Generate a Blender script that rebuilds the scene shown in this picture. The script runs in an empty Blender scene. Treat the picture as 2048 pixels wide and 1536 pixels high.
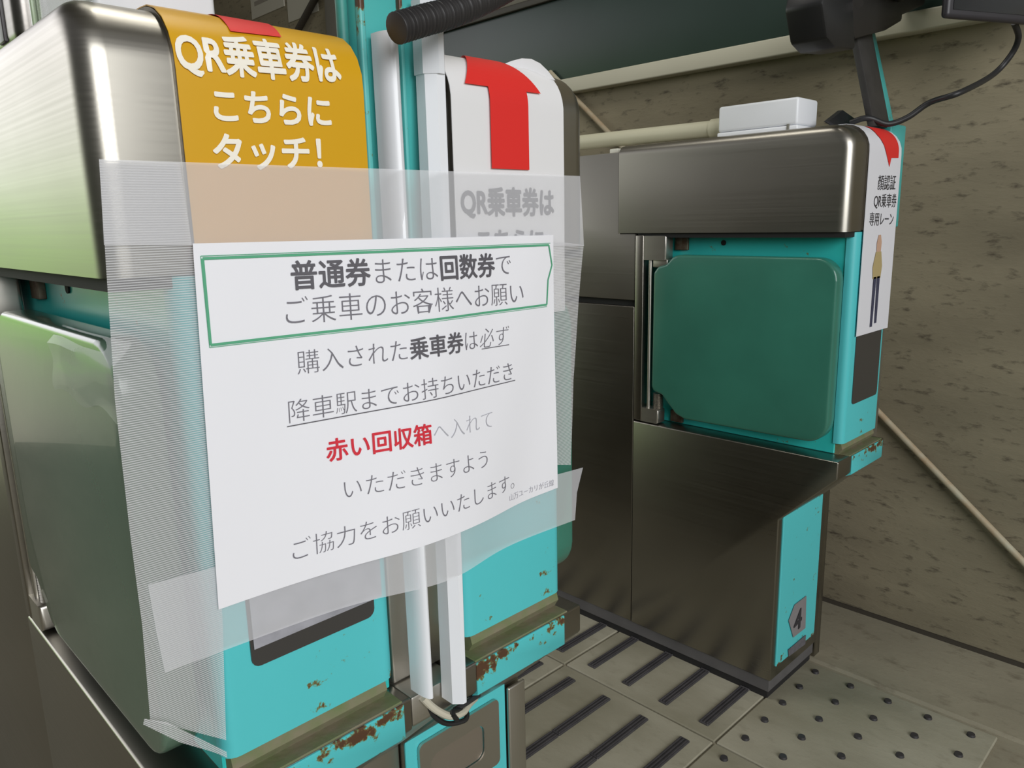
import bpy, bmesh, math, random
from mathutils import Vector, Matrix
random.seed(7)
sc = bpy.context.scene
COL = sc.collection

# ------------------------------------------------------------------ camera
F_PX = 1531.1
CAM = Vector((0.0, 0.0, 0.7758))
YAW, PITCH, ROLL = math.radians(44.259), math.radians(12.047), math.radians(1.306)
fw = Vector((math.sin(YAW)*math.cos(PITCH), math.cos(YAW)*math.cos(PITCH), -math.sin(PITCH)))
rt = Vector((math.cos(YAW), -math.sin(YAW), 0))
dn = fw.cross(rt)
r2 = math.cos(ROLL)*rt + math.sin(ROLL)*dn
d2 = -math.sin(ROLL)*rt + math.cos(ROLL)*dn
cam_d = bpy.data.cameras.new('camera'); cam = bpy.data.objects.new('camera', cam_d); COL.objects.link(cam)
cam.matrix_world = Matrix(((r2.x, -d2.x, -fw.x, CAM.x), (r2.y, -d2.y, -fw.y, CAM.y), (r2.z, -d2.z, -fw.z, CAM.z), (0, 0, 0, 1)))
cam_d.sensor_width = 36; cam_d.lens = 36*F_PX/2048; cam_d.clip_start = 0.02
sc.camera = cam

# ------------------------------------------------------------------ world, light, exposure
sc.view_settings.view_transform = 'Standard'; sc.view_settings.look = 'None'
sc.view_settings.gamma = 1.0; sc.view_settings.exposure = 0.41
sc.view_settings.use_curve_mapping = False
w = bpy.data.worlds.new('world'); sc.world = w; w.use_nodes = True
nt = w.node_tree; nt.nodes.clear()
wo = nt.nodes.new('ShaderNodeOutputWorld'); bg = nt.nodes.new('ShaderNodeBackground')
tc = nt.nodes.new('ShaderNodeTexCoord'); sp = nt.nodes.new('ShaderNodeSeparateXYZ')
nz = nt.nodes.new('ShaderNodeTexNoise'); nz.inputs['Scale'].default_value = 9; nz.inputs['Detail'].default_value = 6
rampz = nt.nodes.new('ShaderNodeValToRGB'); cr = rampz.color_ramp
cr.elements[0].position = 0.40; cr.elements[0].color = (0.16, 0.15, 0.12, 1)
cr.elements[1].position = 0.60; cr.elements[1].color = (0.93, 0.92, 0.95, 1)
for ps, c in ((0.455, (0.22, 0.24, 0.16, 1)), (0.475, (0.20, 0.36, 0.10, 1)), (0.515, (0.34, 0.52, 0.20, 1)), (0.535, (0.80, 0.82, 0.78, 1))):
    e = cr.elements.new(ps); e.color = c
mr = nt.nodes.new('ShaderNodeMath'); mr.operation = 'MULTIPLY_ADD'; mr.inputs[1].default_value = 0.5; mr.inputs[2].default_value = 0.5
ad = nt.nodes.new('ShaderNodeMath'); ad.operation = 'MULTIPLY_ADD'; ad.inputs[1].default_value = 0.05
nt.links.new(tc.outputs['Generated'], sp.inputs[0]); nt.links.new(tc.outputs['Generated'], nz.inputs['Vector'])
nt.links.new(sp.outputs['Z'], mr.inputs[0])
nt.links.new(nz.outputs[0], ad.inputs[0]); nt.links.new(mr.outputs[0], ad.inputs[2])
sb = nt.nodes.new('ShaderNodeMath'); sb.operation = 'SUBTRACT'; sb.inputs[1].default_value = 0.025
nt.links.new(ad.outputs[0], sb.inputs[0]); nt.links.new(sb.outputs[0], rampz.inputs[0])
nt.links.new(rampz.outputs[0], bg.inputs['Color'])
dt = nt.nodes.new('ShaderNodeVectorMath'); dt.operation = 'DOT_PRODUCT'; dt.inputs[1].default_value = (-0.30, 0.954, 0.0)
nt.links.new(tc.outputs['Generated'], dt.inputs[0])
st_ = nt.nodes.new('ShaderNodeMapRange'); st_.inputs[1].default_value = 0.76; st_.inputs[2].default_value = 0.95; st_.inputs[3].default_value = 0.10; st_.inputs[4].default_value = 2.05
nt.links.new(dt.outputs['Value'], st_.inputs[0]); nt.links.new(st_.outputs[0], bg.inputs['Strength'])
nt.links.new(bg.outputs[0], wo.inputs[0])

def area(name, loc, target, sx, sy, power, col=(1, 1, 1)):
    l = bpy.data.lights.new(name, 'AREA'); l.shape = 'RECTANGLE'; l.size = sx; l.size_y = sy; l.energy = power; l.color = col
    o = bpy.data.objects.new(name, l); COL.objects.link(o); o.location = loc
    d = Vector(target) - Vector(loc); o.rotation_euler = d.to_track_quat('-Z', 'Y').to_euler(); return o
area('daylight_entrance', (-0.6, -2.6, 1.7), (0.5, 0.45, 0.6), 2.6, 1.6, 77, (0.98, 0.99, 1.0))
area('ceiling_light', (0.55, 0.9, 2.35), (0.6, 0.8, 0), 0.25, 1.2, 7, (1.0, 0.97, 0.90))

# ------------------------------------------------------------------ helpers
def U(p, ax, val):
    """point of the plane (axis ax = val) that the photo shows at pixel p"""
    d = r2*(p[0]-1024) + d2*(p[1]-768) + fw*F_PX
    return CAM + d*((val-CAM[ax])/d[ax])
def lin(c):
    return tuple(((v/255)/12.92 if v/255 <= 0.04045 else ((v/255+0.055)/1.055)**2.4) for v in c) + (1,)

MATS = {}
def mat(name, col, rough=0.5, metal=0.0, spec=0.5, coat=0.0, var=0.0, vscale=6, bump=0.0, bscale=40, stretch=(1, 1, 1), col2=None):
    if name in MATS: return MATS[name]
    m = bpy.data.materials.new(name); m.use_nodes = True; n = m.node_tree; b = n.nodes['Principled BSDF']
    c = lin(col); b.inputs['Base Color'].default_value = c; b.inputs['Roughness'].default_value = rough
    b.inputs['Metallic'].default_value = metal; b.inputs['Specular IOR Level'].default_value = spec; b.inputs['Coat Weight'].default_value = coat
    t = n.nodes.new('ShaderNodeTexCoord'); mp = n.nodes.new('ShaderNodeMapping'); mp.inputs['Scale'].default_value = stretch
    n.links.new(t.outputs['Object'], mp.inputs[0])
    if var > 0:
        x = n.nodes.new('ShaderNodeTexNoise'); x.inputs['Scale'].default_value = vscale; x.inputs['Detail'].default_value = 5
        n.links.new(mp.outputs[0], x.inputs['Vector'])
        r = n.nodes.new('ShaderNodeMapRange'); r.inputs[1].default_value = 0.35; r.inputs[2].default_value = 0.68
        n.links.new(x.outputs[0], r.inputs[0])
        mx = n.nodes.new('ShaderNodeMix'); mx.data_type = 'RGBA'
        cc = lin(col2) if col2 else tuple(v*(1-var) for v in c[:3]) + (1,)
        mx.inputs['A'].default_value = c; mx.inputs['B'].default_value = cc
        n.links.new(r.outputs[0], mx.inputs['Factor']); n.links.new(mx.outputs['Result'], b.inputs['Base Color'])
    if bump > 0:
        x = n.nodes.new('ShaderNodeTexNoise'); x.inputs['Scale'].default_value = bscale; x.inputs['Detail'].default_value = 3
        n.links.new(mp.outputs[0], x.inputs['Vector'])
        bp = n.nodes.new('ShaderNodeBump'); bp.inputs['Strength'].default_value = bump; bp.inputs['Distance'].default_value = 0.002
        n.links.new(x.outputs[0], bp.inputs['Height']); n.links.new(bp.outputs[0], b.inputs['Normal'])
    MATS[name] = m; return m

def steel(name='brushed_steel', col=(164, 160, 151), rough=0.3, k=0.055):
    if name in MATS: return MATS[name]
    m = mat(name, col, rough, 1.0, bump=0.0)
    n = m.node_tree; b = n.nodes['Principled BSDF']
    t = n.nodes.new('ShaderNodeTexCoord'); mp = n.nodes.new('ShaderNodeMapping'); mp.inputs['Scale'].default_value = (2, 2, 600)
    x = n.nodes.new('ShaderNodeTexNoise'); x.inputs['Scale'].default_value = 1.0; x.inputs['Detail'].default_value = 2
    n.links.new(t.outputs['Object'], mp.inputs[0]); n.links.new(mp.outputs[0], x.inputs['Vector'])
    r = n.nodes.new('ShaderNodeMapRange'); r.inputs[3].default_value = rough-k; r.inputs[4].default_value = rough+k
    n.links.new(x.outputs[0], r.inputs[0])
    y = n.nodes.new('ShaderNodeTexNoise'); y.inputs['Scale'].default_value = 7; y.inputs['Detail'].default_value = 5
    n.links.new(t.outputs['Object'], y.inputs['Vector'])
    ma = n.nodes.new('ShaderNodeMath'); ma.operation = 'MULTIPLY_ADD'; ma.inputs[1].default_value = 0.10
    n.links.new(y.outputs[0], ma.inputs[0]); n.links.new(r.outputs[0], ma.inputs[2]); n.links.new(ma.outputs[0], b.inputs['Roughness'])
    bp = n.nodes.new('ShaderNodeBump'); bp.inputs['Strength'].default_value = 0.03; bp.inputs['Distance'].default_value = 0.0003
    n.links.new(x.outputs[0], bp.inputs['Height']); n.links.new(bp.outputs[0], b.inputs['Normal'])
    return m

def teal(name, bands=(), spots=0.0, col=(84, 196, 200), rough=0.42, spec=0.5):
    """turquoise paint; bands = (height, half width, strength) of rust and grime along edges"""
    if name in MATS: return MATS[name]
    m = mat(name, col, rough, spec=spec); n = m.node_tree; b = n.nodes['Principled BSDF']
    t = n.nodes.new('ShaderNodeTexCoord'); s = n.nodes.new('ShaderNodeSeparateXYZ'); n.links.new(t.outputs['Object'], s.inputs[0])
    x = n.nodes.new('ShaderNodeTexNoise'); x.inputs['Scale'].default_value = 95; x.inputs['Detail'].default_value = 4; x.inputs['Roughness'].default_value = 0.6
    n.links.new(t.outputs['Object'], x.inputs['Vector'])
    x2 = n.nodes.new('ShaderNodeTexNoise'); x2.inputs['Scale'].default_value = 22; x2.inputs['Detail'].default_value = 2
    n.links.new(t.outputs['Object'], x2.inputs['Vector'])
    av = n.nodes.new('ShaderNodeMath'); av.operation = 'MULTIPLY_ADD'; av.inputs[1].default_value = 0.6
    n.links.new(x2.outputs[0], av.inputs[0]); n.links.new(x.outputs[0], av.inputs[2])
    prev = av.outputs[0]
    for h, wd, st in bands:
        d = n.nodes.new('ShaderNodeMath'); d.operation = 'SUBTRACT'; d.inputs[1].default_value = h; n.links.new(s.outputs['Z'], d.inputs[0])
        a = n.nodes.new('ShaderNodeMath'); a.operation = 'ABSOLUTE'; n.links.new(d.outputs[0], a.inputs[0])
        r = n.nodes.new('ShaderNodeMapRange'); r.inputs[1].default_value = 0; r.inputs[2].default_value = wd; r.inputs[3].default_value = st; r.inputs[4].default_value = 0
        n.links.new(a.outputs[0], r.inputs[0])
        q = n.nodes.new('ShaderNodeMath'); q.operation = 'ADD'; n.links.new(prev, q.inputs[0]); n.links.new(r.outputs[0], q.inputs[1]); prev = q.outputs[0]
    sub = n.nodes.new('ShaderNodeMath'); sub.operation = 'ADD'; sub.inputs[1].default_value = spots; n.links.new(prev, sub.inputs[0])
    rp = n.nodes.new('ShaderNodeValToRGB'); e = rp.color_ramp
    base = lin(col); pale = tuple(min(1, v*1.03) for v in base[:3]) + (1,)
    e.elements[0].position = 0.0; e.elements[0].color = pale
    e.elements[1].position = 1.0; e.elements[1].color = lin((84, 58, 40))
    for ps, c in ((0.97, lin((104, 76, 50))),):
        k = e.elements.new(ps); k.color = c
    k = e.elements.new(0.905); k.color = base
    k = e.elements.new(0.945); k.color = lin((110, 128, 84))
    mr_ = n.nodes.new('ShaderNodeMapRange'); mr_.inputs[1].default_value = 0.0; mr_.inputs[2].default_value = 1.13; n.links.new(sub.outputs[0], mr_.inputs[0])
    n.links.new(mr_.outputs[0], rp.inputs[0])
    n.links.new(rp.outputs[0], b.inputs['Base Color'])
    bp = n.nodes.new('ShaderNodeBump'); bp.inputs['Strength'].default_value = 0.12; bp.inputs['Distance'].default_value = 0.001
    n.links.new(x2.outputs[0], bp.inputs['Height']); n.links.new(bp.outputs[0], b.inputs['Normal'])
    return m

def film(name, alpha, col=(232, 232, 236), ribs=0, rough=0.35, gloss=0.5, lo=0.35):
    """translucent adhesive tape: part see-through, part milky; ribs = lines per metre across z"""
    if name in MATS: return MATS[name]
    m = bpy.data.materials.new(name); m.use_nodes = True; n = m.node_tree; b = n.nodes['Principled BSDF']
    b.inputs['Base Color'].default_value = lin(col); b.inputs['Roughness'].default_value = rough; b.inputs['Specular IOR Level'].default_value = gloss
    b.inputs['Alpha'].default_value = alpha
    t = n.nodes.new('ShaderNodeTexCoord')
    x = n.nodes.new('ShaderNodeTexNoise'); x.inputs['Scale'].default_value = 30; n.links.new(t.outputs['Object'], x.inputs['Vector'])
    bp = n.nodes.new('ShaderNodeBump'); bp.inputs['Strength'].default_value = 0.25; bp.inputs['Distance'].default_value = 0.002
    if ribs:
        mp = n.nodes.new('ShaderNodeMapping'); mp.inputs['Rotation'].default_value = (0, 0.0, 0)
        n.links.new(t.outputs['Object'], mp.inputs[0])
        wv = n.nodes.new('ShaderNodeTexWave'); wv.wave_type = 'BANDS'; wv.bands_direction = 'Z'; wv.inputs['Scale'].default_value = ribs/20*math.pi*2
        wv.inputs['Distortion'].default_value = 0.35; wv.inputs['Detail'].default_value = 1; wv.inputs['Detail Scale'].default_value = 0.15
        n.links.new(mp.outputs[0], wv.inputs['Vector'])
        r = n.nodes.new('ShaderNodeMapRange'); r.inputs[1].default_value = 0.3; r.inputs[2].default_value = 0.9; r.inputs[3].default_value = lo; r.inputs[4].default_value = alpha
        n.links.new(wv.outputs[1], r.inputs[0]); n.links.new(r.outputs[0], b.inputs['Alpha'])
        n.links.new(wv.outputs[1], bp.inputs['Height']); bp.inputs['Distance'].default_value = 0.0006; bp.inputs['Strength'].default_value = 0.5
    else:
        n.links.new(x.outputs[0], bp.inputs['Height'])
    n.links.new(bp.outputs[0], b.inputs['Normal'])
    MATS[name] = m; return m

def tag(o, label=None, cat=None, group=None, kind=None):
    if label: o['label'] = label
    if cat: o['category'] = cat
    if group: o['group'] = group
    if kind: o['kind'] = kind
    return o
def thing(name, label, cat, loc=(0, 0, 0), group=None):
    o = bpy.data.objects.new(name, None); COL.objects.link(o); o.location = loc; o.empty_display_size = 0.05
    return tag(o, label, cat, group)

class MB:
    """collects geometry in world coordinates and links it as one mesh object"""
    def __init__(s): s.bm = bmesh.new()
    def add(s, bm2):
        me = bpy.data.meshes.new('tmp'); bm2.to_mesh(me); bm2.free(); s.bm.from_mesh(me); bpy.data.meshes.remove(me); return s
    def box(s, x0, x1, y0, y1, z0, z1, r=0.0, seg=3, sel=None):
        b = bmesh.new(); bmesh.ops.create_cube(b, size=1)
        x0, x1 = sorted((x0, x1)); y0, y1 = sorted((y0, y1)); z0, z1 = sorted((z0, z1))
        for v in b.verts:
            v.co = Vector((x0 if v.co.x < 0 else x1, y0 if v.co.y < 0 else y1, z0 if v.co.z < 0 else z1))
        if r > 0:
            es = [e for e in b.edges if sel is None or sel(e.verts[0].co, e.verts[1].co)]
            bmesh.ops.bevel(b, geom=es, offset=r, segments=seg, profile=0.5, affect='EDGES', clamp_overlap=True)
        return s.add(b)
    def prism(s, pts, ax, a0, a1, r=0.0, seg=2):
        """polygon pts in the two other axes extruded along ax from a0 to a1"""
        b = bmesh.new(); a0, a1 = sorted((a0, a1))
        def mk(p, a):
            c = [0, 0, 0]; o = [i for i in range(3) if i != ax]; c[ax] = a; c[o[0]] = p[0]; c[o[1]] = p[1]; return b.verts.new(c)
        A = [mk(p, a0) for p in pts]; B = [mk(p, a1) for p in pts]
        b.faces.new(A[::-1]); b.faces.new(B)
        for i in range(len(pts)):
            j = (i+1) % len(pts); b.faces.new((A[i], A[j], B[j], B[i]))
        bmesh.ops.recalc_face_normals(b, faces=b.faces)
        if r > 0: bmesh.ops.bevel(b, geom=list(b.edges), offset=r, segments=seg, profile=0.5, affect='EDGES', clamp_overlap=True)
        return s.add(b)
    def cyl(s, p0, p1, r0, r1=None, n=20, caps=True):
        p0, p1 = Vector(p0), Vector(p1); r1 = r0 if r1 is None else r1
        b = bmesh.new(); d = p1-p0
        bmesh.ops.create_cone(b, cap_ends=caps, segments=n, radius1=r0, radius2=r1, depth=d.length)
        q = d.to_track_quat('Z', 'Y').to_matrix().to_4x4()
        b.transform(Matrix.Translation((p0+p1)/2) @ q); return s.add(b)
    def tube(s, pts, r, n=12, rf=None):
        pts = [Vector(p) for p in pts]; b = bmesh.new(); rings = []
        up = Vector((0, 0, 1))
        for i, p in enumerate(pts):
            t = (pts[min(i+1, len(pts)-1)] - pts[max(i-1, 0)]).normalized()
            a = t.cross(up)
            if a.length < 1e-3: a = t.cross(Vector((1, 0, 0)))
            a.normalize(); c = a.cross(t).normalized(); rr = r if rf is None else rf(i)
            rings.append([b.verts.new(p + (a*math.cos(k*2*math.pi/n) + c*math.sin(k*2*math.pi/n))*rr) for k in range(n)])
        for A, B in zip(rings, rings[1:]):
            for k in range(n): b.faces.new((A[k], A[(k+1) % n], B[(k+1) % n], B[k]))
        b.faces.new(rings[0][::-1]); b.faces.new(rings[-1])
        bmesh.ops.recalc_face_normals(b, faces=b.faces); return s.add(b)
    def grid(s, P, nu, nv, thick=0.0, nrm=None):
        """sheet P(u,v) for u,v in 0..1"""
        b = bmesh.new(); V = [[b.verts.new(P(i/nu, j/nv)) for i in range(nu+1)] for j in range(nv+1)]
        fs = [b.faces.new((V[j][i], V[j][i+1], V[j+1][i+1], V[j+1][i])) for j in range(nv) for i in range(nu)]
        if thick:
            bmesh.ops.recalc_face_normals(b, faces=b.faces)
            bmesh.ops.solidify(b, geom=fs, thickness=thick)
        return s.add(b)
    def build(s, name, m, parent=None, angle=35):
        me = bpy.data.meshes.new(name)
        if parent is not None:
            o_ = parent; off = Vector((0, 0, 0))
            while o_ is not None: off += o_.location; o_ = o_.parent
            for v in s.bm.verts: v.co -= off
        s.bm.to_mesh(me); s.bm.free()
        me.materials.append(m)
        for p in me.polygons: p.use_smooth = True
        me.set_sharp_from_angle(angle=math.radians(angle))
        o = bpy.data.objects.new(name, me); COL.objects.link(o)
        if parent is not None: o.parent = parent
        return o

def spline(P, n=8):
    P = [Vector(p) for p in P]; out = []
    for i in range(len(P)-1):
        a = P[max(i-1, 0)]; b = P[i]; c = P[i+1]; d = P[min(i+2, len(P)-1)]
        for k in range(n):
            t = k/n; out.append(0.5*((2*b) + (c-a)*t + (2*a-5*b+4*c-d)*t*t + (3*b-a-3*c+d)*t**3))
    out.append(P[-1]); return out

def glyphs(s, weight=0.0):
    """2-D outline mesh of a line of lettering, one em high"""
    c = bpy.data.curves.new('lettering', 'FONT'); c.body = s; c.size = 1; c.offset = weight; c.resolution_u = 4
    o = bpy.data.objects.new('lettering', c); COL.objects.link(o); bpy.context.view_layer.update()
    me = bpy.data.meshes.new_from_object(o.evaluated_get(bpy.context.evaluated_depsgraph_get()))
    bpy.data.objects.remove(o); bpy.data.curves.remove(c); return me
def lettering(name, s, weight, place, m, parent, cuts=1):
    mb = MB()
    if weight <= 0: shifts = [(0, 0)]
    else: shifts = [(weight*math.cos(a*math.pi/4), weight*math.sin(a*math.pi/4)) for a in (0, 1, 2, 3, 4, 5, 6, 7)]     # thickened evenly all round
    me = glyphs(s, min(weight, 0.0))
    for k, (dx, dy) in enumerate(shifts):
        b = bmesh.new(); b.from_mesh(me)
        for v in b.verts: v.co = Vector(place(v.co.x+dx, v.co.y+dy)) - Vector((0, 4e-5*k, 0))
        mb.add(b)
    bpy.data.meshes.remove(me)
    return mb.build(name, m, parent)

# ------------------------------------------------------------------ materials
STEEL = steel(); STEEL_D = steel('side_steel', (150, 146, 138), 0.26)
STEEL_L = steel('satin_steel', (192, 188, 180), 0.36)
DARK = mat('dark_rubber', (34, 33, 34), 0.7, var=0.3)
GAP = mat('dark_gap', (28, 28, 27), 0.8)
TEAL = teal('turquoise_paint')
TEAL_F = teal('turquoise_front', ((0.444, 0.012, 0.12),), 0.0)
TEAL_L = teal('turquoise_ledge', ((0.421, 0.016, 0.26), (0.394, 0.006, 0.12)), 0.03)
TEAL_G = teal('rusted_groove', ((0.428, 0.03, 0.16),), 0.16)
GRIME = mat('grime_brown', (128, 120, 98), 0.75, var=0.4, vscale=45, col2=(104, 118, 74), bump=0.3, bscale=120)
TEAL_B = teal('turquoise_low', ((0.058, 0.022, 0.24), (0.318, 0.010, 0.12)), 0.0)
CORE = teal('turquoise_inner', (), 0.0, col=(52, 196, 190), rough=0.3, spec=0.6)
FLAP = mat('flap_pad', (58, 122, 104), 0.30, spec=0.5, coat=0.25, var=0.18, vscale=9, bump=0.1, bscale=60)
FLAP_G = mat('flap_pad_grey', (92, 118, 100), 0.24, spec=0.6, coat=0.4, var=0.15, vscale=7, bump=0.08, bscale=60)
WHITE = mat('white_plastic', (232, 234, 238), 0.35, bump=0.03)
CREAM = mat('cream_plastic', (206, 202, 176), 0.5, var=0.1)
BLACK = mat('black_plastic', (30, 30, 31), 0.45, bump=0.1, bscale=80)
WINDOW = mat('dark_window', (62, 60, 58), 0.35)
PAPER = mat('white_paper', (238, 238, 243), 0.42, spec=0.35, bump=0.15, bscale=14)
PAPER_W = mat('white_poster', (228, 227, 228), 0.4, bump=0.1, bscale=18)
YELLOW = mat('yellow_poster', (212, 160, 22), 0.38, bump=0.1, bscale=18)
RED = mat('red_print', (222, 44, 40), 0.45)
REDT = mat('red_lettering', (214, 46, 62), 0.5)
INK = mat('ink', (118, 116, 124), 0.55); INKB = mat('ink_bold', (94, 92, 98), 0.55); INKL = mat('ink_pale', (180, 180, 188), 0.55)
INKD = mat('ink_dark', (52, 50, 54), 0.6)
WPRINT = mat('white_print', (246, 240, 226), 0.45)
GREEN = mat('green_print', (88, 168, 130), 0.5)
MILKY = film('milky_tape', 0.42, (240, 240, 244))
RIBBED = film('ribbed_tape', 0.74, (226, 226, 228), ribs=760, lo=0.30)
CLEAR = film('clear_tape', 0.22, (220, 232, 226), rough=0.12, gloss=0.8)

# ------------------------------------------------------------------ setting
def stone(name, base, dark, speck):
    m = bpy.data.materials.new(name); m.use_nodes = True; n = m.node_tree; b = n.nodes['Principled BSDF']; b.inputs['Roughness'].default_value = 0.8
    t = n.nodes.new('ShaderNodeTexCoord'); mp = n.nodes.new('ShaderNodeMapping'); mp.inputs['Scale'].default_value = (1, 0.5, 1.5); n.links.new(t.outputs['Object'], mp.inputs[0])
    a = n.nodes.new('ShaderNodeTexNoise'); a.inputs['Scale'].default_value = 5; a.inputs['Detail'].default_value = 6
    c = n.nodes.new('ShaderNodeTexNoise'); c.inputs['Scale'].default_value = 48; c.inputs['Detail'].default_value = 6; c.inputs['Roughness'].default_value = 0.65
    n.links.new(mp.outputs[0], a.inputs['Vector']); n.links.new(mp.outputs[0], c.inputs['Vector'])
    r1 = n.nodes.new('ShaderNodeValToRGB'); r1.color_ramp.elements[0].position = 0.32; r1.color_ramp.elements[0].color = lin(dark)
    r1.color_ramp.elements[1].position = 0.62; r1.color_ramp.elements[1].color = lin(base); n.links.new(a.outputs[0], r1.inputs[0])
    r2_ = n.nodes.new('ShaderNodeMapRange'); r2_.inputs[1].default_value = 0.55; r2_.inputs[2].default_value = 0.74; n.links.new(c.outputs[0], r2_.inputs[0])
    mx = n.nodes.new('ShaderNodeMix'); mx.data_type = 'RGBA'; mx.inputs['B'].default_value = lin(speck)
    n.links.new(r2_.outputs[0], mx.inputs['Factor']); n.links.new(r1.outputs[0], mx.inputs['A'])
    n.links.new(mx.outputs['Result'], b.inputs['Base Color'])
    bp = n.nodes.new('ShaderNodeBump'); bp.inputs['Strength'].default_value = 0.3; bp.inputs['Distance'].default_value = 0.004
    n.links.new(c.outputs[0], bp.inputs['Height']); n.links.new(bp.outputs[0], b.inputs['Normal']); return m
STONE = stone('mottled_stone', (142, 133, 110), (118, 110, 90), (62, 53, 42))
CONC = stone('floor_concrete', (152, 145, 125), (128, 122, 104), (120, 112, 94))
TILE = stone('tile_concrete', (158, 154, 136), (126, 122, 102), (138, 134, 116))
BOARD = mat('board_green', (44, 60, 54), 0.3, var=0.15)
TRIM = mat('cream_trim', (196, 192, 172), 0.5, var=0.06)
CEIL = mat('ceiling_grey', (120, 118, 110), 0.8)

WX = 1.437
def struct(name, mb, m): return tag(mb.build(name, m), kind='structure')
struct('floor', MB().box(-2.2, WX+0.1, -1.6, 3.4, -0.06, -0.004), CONC)
struct('wall_right', MB().box(WX, WX+0.12, -1.2, 3.4, -0.06, 2.5), STONE)
struct('wall_back', MB().box(0.55, WX+0.1, 3.3, 3.4, -0.06, 2.5), mat('back_wall_brown', (150, 140, 120), 0.8, var=0.15))
struct('unseen_ceiling', MB().box(-1.0, WX+0.12, -0.6, 3.4, 2.5, 2.56), CEIL)  # out of view, added to shade the gates from above
struct('baseboard_right', MB().prism([(1.232, -0.004), (1.437, -0.004), (1.437, 0.012), (1.425, 0.010), (1.236, 0.001)], 1, -1.0, 3.3), CONC).rotation_euler = (0, 0, 0)
mbp = MB().prism([(WX-0.008, 0.004), (WX+0.01, 0.004), (WX+0.01, 0.018), (WX-0.004, 0.018)], 1, -1.0, 3.3)
struct('gap_shadow_1', mbp, mat('gap_shadow_dark', (58, 52, 42), 0.8))  # dark strip painted in for the shadow in the gap at the wall base
# high window with its cream sill on the side wall
wr = thing('window_1', None, None, (WX, 1.0, 1.06)); tag(wr, kind='structure')
MB().box(WX-0.006, WX+0.02, -1.0, 3.2, 1.093, 1.275, 0.002).build('window_pane', BOARD, wr)
MB().box(WX-0.028, WX+0.02, -1.0, 3.2, 1.062, 1.094, 0.003).build('window_sill', TRIM, wr)
MB().box(WX-0.014, WX+0.02, -1.0, 3.2, 1.275, 1.29, 0.002).build('window_frame', mat('frame_dark', (60, 56, 48), 0.5), wr)
MB().box(WX-0.010, WX+0.02, -1.0, 3.2, 1.29, 1.36, 0.002).build('window_head', mat('frame_grey', (112, 108, 96), 0.6), wr)
struct('column', MB().box(1.37, 1.437, U((694, 40), 0, 1.37).y, U((650, 40), 0, 1.37).y, 0, 2.5, 0.004), mat('column_grey', (98, 94, 84), 0.7, var=0.15))

# ------------------------------------------------------------------ tactile tiles
BAR = mat('dark_guide_bar', (74, 72, 74), 0.45, metal=0.2, var=0.25, vscale=50)
STUD = mat('dark_stud', (64, 62, 64), 0.45, metal=0.2, var=0.2, vscale=80)
def tile_base(root, x0, x1, y0, y1):
    MB().box(x0+0.0012, x1-0.0012, y0+0.0012, y1-0.0012, -0.02, 0, 0.0015, 1).build('tile_slab', TILE, root)
def bar_tile(x0, y0, label):
    r = thing('guide_tile', label, 'floor tile', (x0+0.15, y0+0.15, 0), 'tactile guide tiles in the lane')
    tile_base(r, x0, x0+0.303, y0, y0+0.3)
    for k in range(4):
        yc = y0+0.0345+0.0755*k
        for xs in (x0+0.024, x0+0.1515):
            m = MB().box(xs, xs+0.1265, yc-0.0085, yc+0.0085, -0.001, 0.0026, 0.001, 1)
            for q in (-1, 0, 1): m.box(xs+0.002, xs+0.1245, yc+q*0.0052-0.0013, yc+q*0.0052+0.0013, 0.002, 0.0042, 0.0005, 1)
            m.build('guide_bar', BAR, r)
def dot_tile(x0, y0, gx, gy, label):
    r = thing('warning_tile', label, 'floor tile', (x0+0.15, y0+0.15, 0), 'dotted warning tiles before the gate')
    tile_base(r, x0, x0+0.303, y0, y0+0.3)
    for i in range(5):
        for j in range(5):
            MB().cyl((gx+0.06*i, gy-0.06*j, -0.001), (gx+0.06*i, gy-0.06*j, 0.0035), 0.0064, 0.0052, 16).build('warning_stud', STUD, r)
bar_tile(0.919, 0.523, 'barred concrete floor tile touching the foot of the right-hand ticket gate')
bar_tile(0.919, 0.825, 'barred floor tile farthest down the lane, beside the right gate kickplate')
bar_tile(0.615, 0.523, 'large barred floor tile at the bottom of the picture right of the steel pull panel')
bar_tile(0.615, 0.825, 'barred floor tile partly hidden behind the twin turquoise gates')
dot_tile(0.919, 0.222, 0.9569, 0.493, 'concrete tile with rows of dark studs in front of the gate marked 4')
dot_tile(0.615, 0.222, 0.655, 0.493, 'studded tile at the bottom edge, left of the fully seen studded tile')

# ------------------------------------------------------------------ ticket gates
Y0 = 0.436
ZT = 0.8935
RF = 0.033
def lid_prof(s, off=0.0):
    """y,z of the wrapped front strip at height s (s carries on along the arc and the top)"""
    zc = ZT-RF; R = RF+off; yc = Y0+RF
    if s <= zc: return (Y0-off, s)
    a = (s-zc)/RF
    if a < math.pi/2: return (yc-R*math.cos(a), zc+R*math.sin(a))
    return (yc+(s-zc-RF*math.pi/2), ZT+off)
def strip(x0, x1, s0, s1, off, thick=0.0008, wob=0.0, n=40, m=6, notch=None):
    mb = MB()
    def P(u, v):
        y, z = lid_prof(s0+(s1-s0)*v, off); x = x0+(x1-x0)*u
        return (x, y-wob*math.sin(u*5+v*7)*max(0, 0.3-abs(v-0.5)), z)
    mb.grid(P, m, n, thick); return mb

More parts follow.
